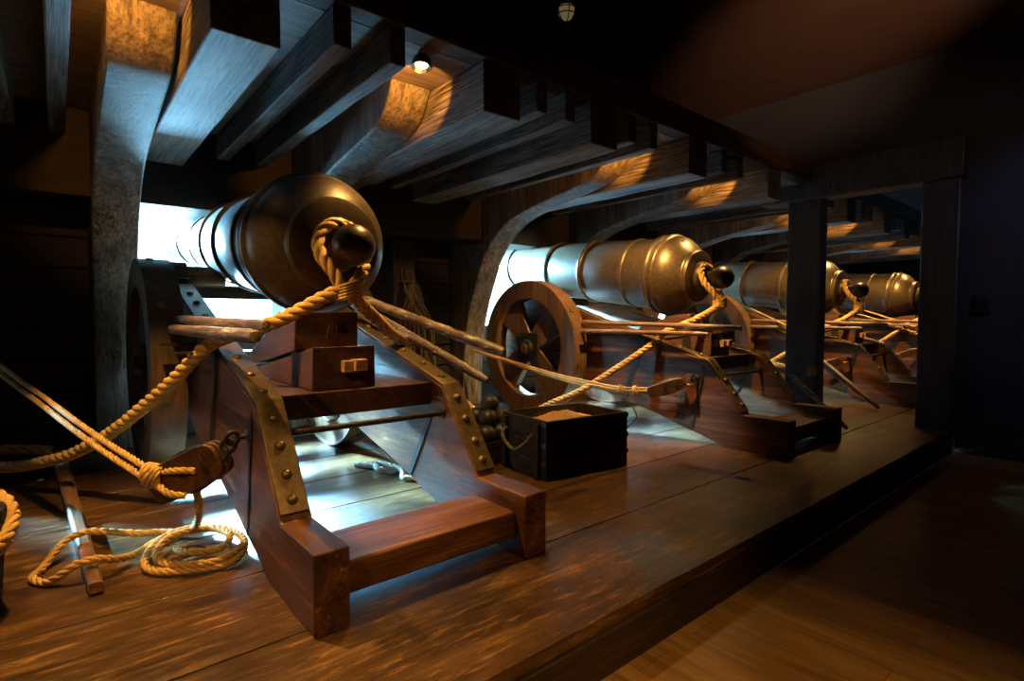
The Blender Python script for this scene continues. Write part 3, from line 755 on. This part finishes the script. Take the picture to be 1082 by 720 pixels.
# second gun and third, fourth: tackles
for gi in (1, 2, 3):
    g = GX[gi]-GX[1]
    def sh(l): return [(x+g, y, z) for x, y, z in l]
    who = {1: 'second', 2: 'third', 3: 'farthest'}[gi]
    block((3.775+g, 2.57, .425), (.14, -.20, .085), 'slim wooden pulley block at the side of the %s cannon' % who, .30, .10, .075)
    c0 = Vector((3.845+g, 2.40, .50))
    def ringf(bm): sweep(bm, ring_pts((0, 0, 0), (1, .2, .1), .042, 25), .0065, 8)
    o = new('iron_ring', ringf, 'brass'); o.location = c0; tag(o, 'thin iron ring between pulley block and side of the %s cannon' % who, 'ring', 'iron rings on the tackles')
    T = [(3.73, 2.66, .395), (3.66, 2.82, .387), (3.606, 2.95, .39), (3.52, 3.25, .425), (3.485, 3.5, .455), (3.47, 3.9, .51), (3.50, 4.3, .56), (3.42, 4.72, .64)]
    for j, (dx, dz, w_) in enumerate(((0, .02, 'uppermost'), (-.004, 0, 'middle'), (.004, -.022, 'lowest'))):
        rope('tackle_rope', sh([(x+dx, y, z+dz*(1 - max(0, (y-3.4))*.5)) for x, y, z in T]), .0105, '%s of the three thin tackle ropes leading to the %s cannon' % (w_, who), 'three-part tackle ropes')
    if gi == 1:
        for (y0, q) in ((2.90, 1), (2.79, 2)):
            cx = (3.625 if q == 1 else 3.672); rope('rope_hitch', turns((cx, y0, .388), (-.1, .2, 0), .032, 2, .01, 1.2, .014, q), .008, 'small hitch of thin cord round the tackle ropes, %s of the pair' % ('left' if q == 1 else 'right'), 'cord hitches', cat='knot')
        rope('loose_cord', [(3.625, 2.88, .36), (3.64, 2.86, .31), (3.70, 2.84, .24), (3.74, 2.83, .16), (3.72, 2.86, .10), (3.66, 2.92, .02)], .006, 'thin loose cord hanging from the tackle ropes beside the crate', m='roped')
# extra lines crossing to the third gun's side
for j, (dz, dx, w_) in enumerate(((0, 0, 'upper'), (-.035, .0, 'middle'), (-.10, .03, 'lower'))):
    rope('slack_line', [(7.9+dx, 4.2, 1.25+dz*.4), (7.35+dx, 3.45, 1.02+dz), (7.0+dx, 3.0, .885+dz), (6.95+dx, 2.8, .84+dz)], .013, '%s of the pale ropes slanting behind the left doorway post' % w_, 'ropes slanting behind the doorway post', sides=6)
for j, (dz, w_) in enumerate(((0, 'upper'), (-.09, 'lower'))):
    rope('slack_line', [(10.95, 3.55, 1.17+dz), (10.7, 3.0, 1.0+dz), (10.45, 2.6, .87+dz), (10.42, 2.5, .85+dz)], .016, '%s of two golden ropes before the farthest cannon' % w_, 'golden ropes before the farthest cannon', sides=6)

# rope hank hanging on the hull between first and second gun
def hank(bm):
    rr = random.Random(5)
    for j in range(9):
        x0 = 2.72+rr.random()*.10; x1 = 2.70+j*.045
        sweep(bm, catmull([(x0, 5.02, 1.50), (x0+.01, 4.98, 1.3), (x1, 4.97+rr.random()*.04, .95), (x1+rr.random()*.06, 4.98, .62), (x1+.05+rr.random()*.05, 5.0, .44+rr.random()*.06)], 6), .0095, 6)
    sweep(bm, ring_pts((2.78, 5.0, 1.36), (0, 0, 1), .07), .012, 6)
    sweep(bm, catmull([(2.80, 5.0, 1.2), (2.95, 4.95, .98), (3.15, 4.93, .86), (3.35, 4.95, .80)], 6), .007, 6)
o = new('rope_hank', hank, 'roped', loc=None); tag(o, 'hank of weathered thin ropes hanging on the hull behind the nearest cannon', 'rope')

# ---------------------------------------------------------------- handspikes
def handspike(a, b2, r0, r1, label, group='handspikes', m='pole', square=.35):
    a = Vector(a); b2 = Vector(b2); L = (b2-a).length; d = (b2-a).normalized()
    t = thing('handspike', label, 'pole', a, group)
    def rad(q): return r0+(r1-r0)*q
    P_ = [d*L*i/28+Vector((random.uniform(-1, 1), 0, random.uniform(-1, 1)))*.0012 for i in range(29)]
    def sh(bm):
        sweep(bm, P_, lambda q: rad(q)*(1 if .012 < q < .988 else .86), 14)
    new('shaft', sh, m, t, ang=60)
    new('tip', lambda bm: lathe(bm, [(0, r1*.86), (r1*.25, r1*.9), (r1*.9, r1*.75), (r1*1.15, r1*.3), (r1*1.2, 0)], d*L, d, 14), m, t)
    return t
handspike((.535, 3.86, .99), (.535, 1.93, .972), .022, .019, 'upper of two wooden handspikes resting against the left side of the nearest cannon')
handspike((.50, 3.87, .93), (.50, 1.93, .935), .028, .026, 'lower of two wooden handspikes against the left side of the nearest cannon')
handspike((1.535, 3.32, 1.11), (1.865, 2.33, .812), .030, .031, 'upper of two worn handspikes on the right side of the nearest cannon')
handspike((1.50, 3.42, 1.09), (1.715, 2.27, .672), .031, .024, 'lower of two worn handspikes on the right side of the nearest cannon')
for gi in (1, 2, 3):
    g = GX[gi]-GX[1]; who = {1: 'second', 2: 'third', 3: 'farthest'}[gi]
    handspike((3.85+g, 3.54, .952), (3.85+g, 2.00, .917), .021, .021, 'upper handspike lying along the side of the %s cannon' % who)
    handspike((3.82+g, 3.54, .868), (3.82+g, 2.24, .868), .021, .018, 'lower handspike lying along the side of the %s cannon' % who)
handspike((7.15, 3.2, .93), (6.70, 1.93, .045), .028, .024, 'handspike leaning down to the deck beyond the doorway, upper of the leaning pair', m='blockw')
handspike((7.0, 3.0, .70), (6.83, 1.98, .04), .022, .02, 'handspike leaning down to the deck beyond the doorway, lower of the leaning pair', m='blockw')
handspike((5.3, 2.25, .468), (5.3, 1.76, .032), .022, .020, 'short orange-lit pole leaning at the foot of the left doorway post')
# bar on the deck at left
t = thing('wooden_bar', 'tapered wooden bar lying on the deck at left beneath the rope loop', 'bar', (.083, 2.42, .03))
def barf(bm):
    n = 24; rings = []
    for i in range(n+1):
        q = i/n; y = 2.6*q; w_ = .022+.020*q; h = .022+.008*q; x = -.10*q
        rings.append([bm.verts.new((x+a*w_, y, bb*h+.0)) for a, bb in ((-1, -.6), (-.6, -1), (.6, -1), (1, -.6), (1, .6), (.6, 1), (-.6, 1), (-1, .6))])
    for a, b2 in zip(rings, rings[1:]):
        for k2 in range(8): bm.faces.new((a[k2], a[(k2+1) % 8], b2[(k2+1) % 8], b2[k2]))
    bm.faces.new(rings[0]); bm.faces.new(rings[-1])
new('shaft', barf, 'barw', t, bevel=.003)

# ---------------------------------------------------------------- crate with sand
t = thing('wooden_crate', 'dark tarred wooden crate of sand on the deck between first and second cannon', 'crate', (2.243, 2.359, 0), rz=-.109)
CL, CW, CH = .685, .50, .365
for nm, bx in (('front', (0, CL, 0, .03)), ('back', (0, CL, CW-.03, CW)), ('end', (0, .03, .031, CW-.031)), ('end', (CL-.03, CL, .031, CW-.031))):
    def fn(bm):
        for z0, z1 in ((.0, .118), (.122, .24), (.244, CH)):
            box(bm, bx[0], bx[1], bx[2], bx[3], z0, z1)
    new(nm+'_panel', fn, 'crate', t, bevel=.004)
new('bottom', lambda bm: box(bm, .031, CL-.031, .031, CW-.031, .01, .04), 'crate', t)
def ironc(bm):
    for x in (-.004, CL-.05):
        for z in (.09, .20, .33):
            box(bm, x, x+.054, -.005, -.001, z, z+.028)
    for z in (.09, .2, .33): box(bm, -.005, -.001, -.004, .05, z, z+.028)
for z in (.09, .20, .33):
    for x in (-.004, CL-.05): new('corner_iron', lambda bm: box(bm, x, x+.054, -.005, -.001, z, z+.028), 'iron', t)
    new('corner_iron', lambda bm: box(bm, -.005, -.001, -.004, .05, z, z+.028), 'iron', t)
new('batten', lambda bm: box(bm, -.028, -.001, .05, .09, .0, CH-.02), 'crate', t, bevel=.004)
new('batten', lambda bm: box(bm, -.028, -.001, CW-.09, CW-.05, 0, CH-.02), 'crate', t, bevel=.004)
new('rope_handle', lambda bm: laid(bm, [(-.02, .10, .27), (-.045, .10, .265), (-.07, .13, .215), (-.075, .25, .165), (-.07, .37, .215), (-.045, .40, .265), (-.02, .40, .27)], .012), 'roped', t, ang=80)
s_ = bpy.data.objects.new
def sandf(bm):
    nx, ny = 40, 30; g = []
    from mathutils import noise as mn
    for i in range(nx+1):
        row = []
        for j in range(ny+1):
            x = .032+(CL-.064)*i/nx; y = .032+(CW-.064)*j/ny
            u, w_ = i/nx-.45, j/ny-.5
            z = .285+.085*math.exp(-(u*u*7+w_*w_*9))+.012*mn.noise(Vector((x*14, y*14, 0)))+.006*mn.noise(Vector((x*50, y*50, 1)))
            row.append(bm.verts.new((x, y, z)))
        g.append(row)
    for i in range(nx):
        for j in range(ny): bm.faces.new((g[i][j], g[i+1][j], g[i+1][j+1], g[i][j+1]))
    bv = [bm.verts.new((x, y, .042)) for x, y in ((.032, .032), (CL-.032, .032), (CL-.032, CW-.032), (.032, CW-.032))]; bm.faces.new(bv)
o = new('sand', sandf, 'sand'); o.location = (2.243, 2.359, 0); o.rotation_euler = (0, 0, -.109); o['kind'] = 'stuff'; tag(o, 'heap of coarse orange-brown sand filling the dark crate', 'sand')

# shot rack with cannonballs behind the crate
t = thing('shot_rack', 'low dark wooden shot rack behind the left end of the crate', 'rack', (2.37, 3.08, 0))
new('box', lambda bm: box(bm, -.20, .20, -.20, .20, 0, .128), 'crate', t, bevel=.006)
for x in (-.215, .20): new('side_rail', lambda bm: box(bm, x, x+.015, -.215, .215, .02, .155), 'crate', t, bevel=.003)
for y in (-.215, .20): new('end_rail', lambda bm: box(bm, -.199, .199, y, y+.015, .02, .155), 'crate', t, bevel=.003)
shots = []
for ly in range(3):
    for ix in range(3-ly):
        for iy in range(3-ly): shots.append((2.37+(ix-(2-ly)/2)*.133, 3.08+(iy-(2-ly)/2)*.133, .194+ly*.0935))
sh0 = None
for i, p in enumerate(shots):
    if sh0 is None: o = sh0 = new('cannonball', lambda bm: ball(bm, (0, 0, 0), .066, 28), 'shot')
    else: o = sh0.copy(); COL.objects.link(o)
    o.location = p
    if i < 9: dl = 'iron cannonball in the bottom layer behind the crate, %s row, %s' % (('left', 'middle', 'right')[i//3], ('nearest', 'middle', 'farthest')[i % 3])
    else: dl = 'iron cannonball in the second layer behind the crate, %s %s' % (('left', 'right')[(i-9)//2 % 2], ('near', 'far')[(i-9) % 2])
    tag(o, {13: 'round iron cannonball topmost of the pile behind the crate'}.get(i, dl), 'cannonball', 'pile of cannonballs')

# tub at the left edge with a rope grommet
t = thing('wooden_tub', 'dark wooden tub cut by the left edge of the picture', 'tub', (-.295, 2.50, 0))
def tub(bm):
    n = 16
    for i in range(n):
        a0, a1 = 2*PI*i/n+.01, 2*PI*(i+1)/n-.01
        vs = []
        for z, r in ((0, .125), (.36, .15)):
            for rr in (r, r-.018):
                for a in (a0, a1): vs.append(bm.verts.new((math.cos(a)*rr, math.sin(a)*rr, z)))
        for ff in ((0, 1, 3, 2), (4, 6, 7, 5), (0, 4, 5, 1), (2, 3, 7, 6), (0, 2, 6, 4), (1, 5, 7, 3)): bm.faces.new([vs[q] for q in ff])
new('staves', tub, 'crate', t, bevel=.003)
new('base', lambda bm: lathe(bm, [(.0, .107), (.02, .107)], (0, 0, .02), (0, 0, 1), 24), 'crate', t)
for z, r in ((.06, .131), (.27, .1455)):
    new('hoop', lambda bm: [lathe(bm, [(z, r), (z+.03, r+.002), (z+.03, r-.006), (z, r-.006), (z, r)], (0, 0, 0), (0, 0, 1), 32, False, False)], 'iron', t)
rope('rope_grommet', [(-.295+math.cos(a)*.165, 2.50+math.sin(a)*.165, .315+.085*math.sin(a)) for a in [2*PI*q/12 for q in range(13)]], .021, 'ring of thick tan rope hung round the tub at the left edge',
     extra=lambda bm: laid(bm, [(-.295+math.cos(a)*.162, 2.50+math.sin(a)*.162, .29+.085*math.sin(a)) for a in [2*PI*q/12+.3 for q in range(13)]], .018))
# small knot at the doorway post
rope('rope_knot', turns((5.30, 2.05, .50), (.1, .1, 1), .028, 4, .012, 1.0, .016, 9), .014, 'small orange-lit rope knot at the foot of the left doorway post', cat='knot')
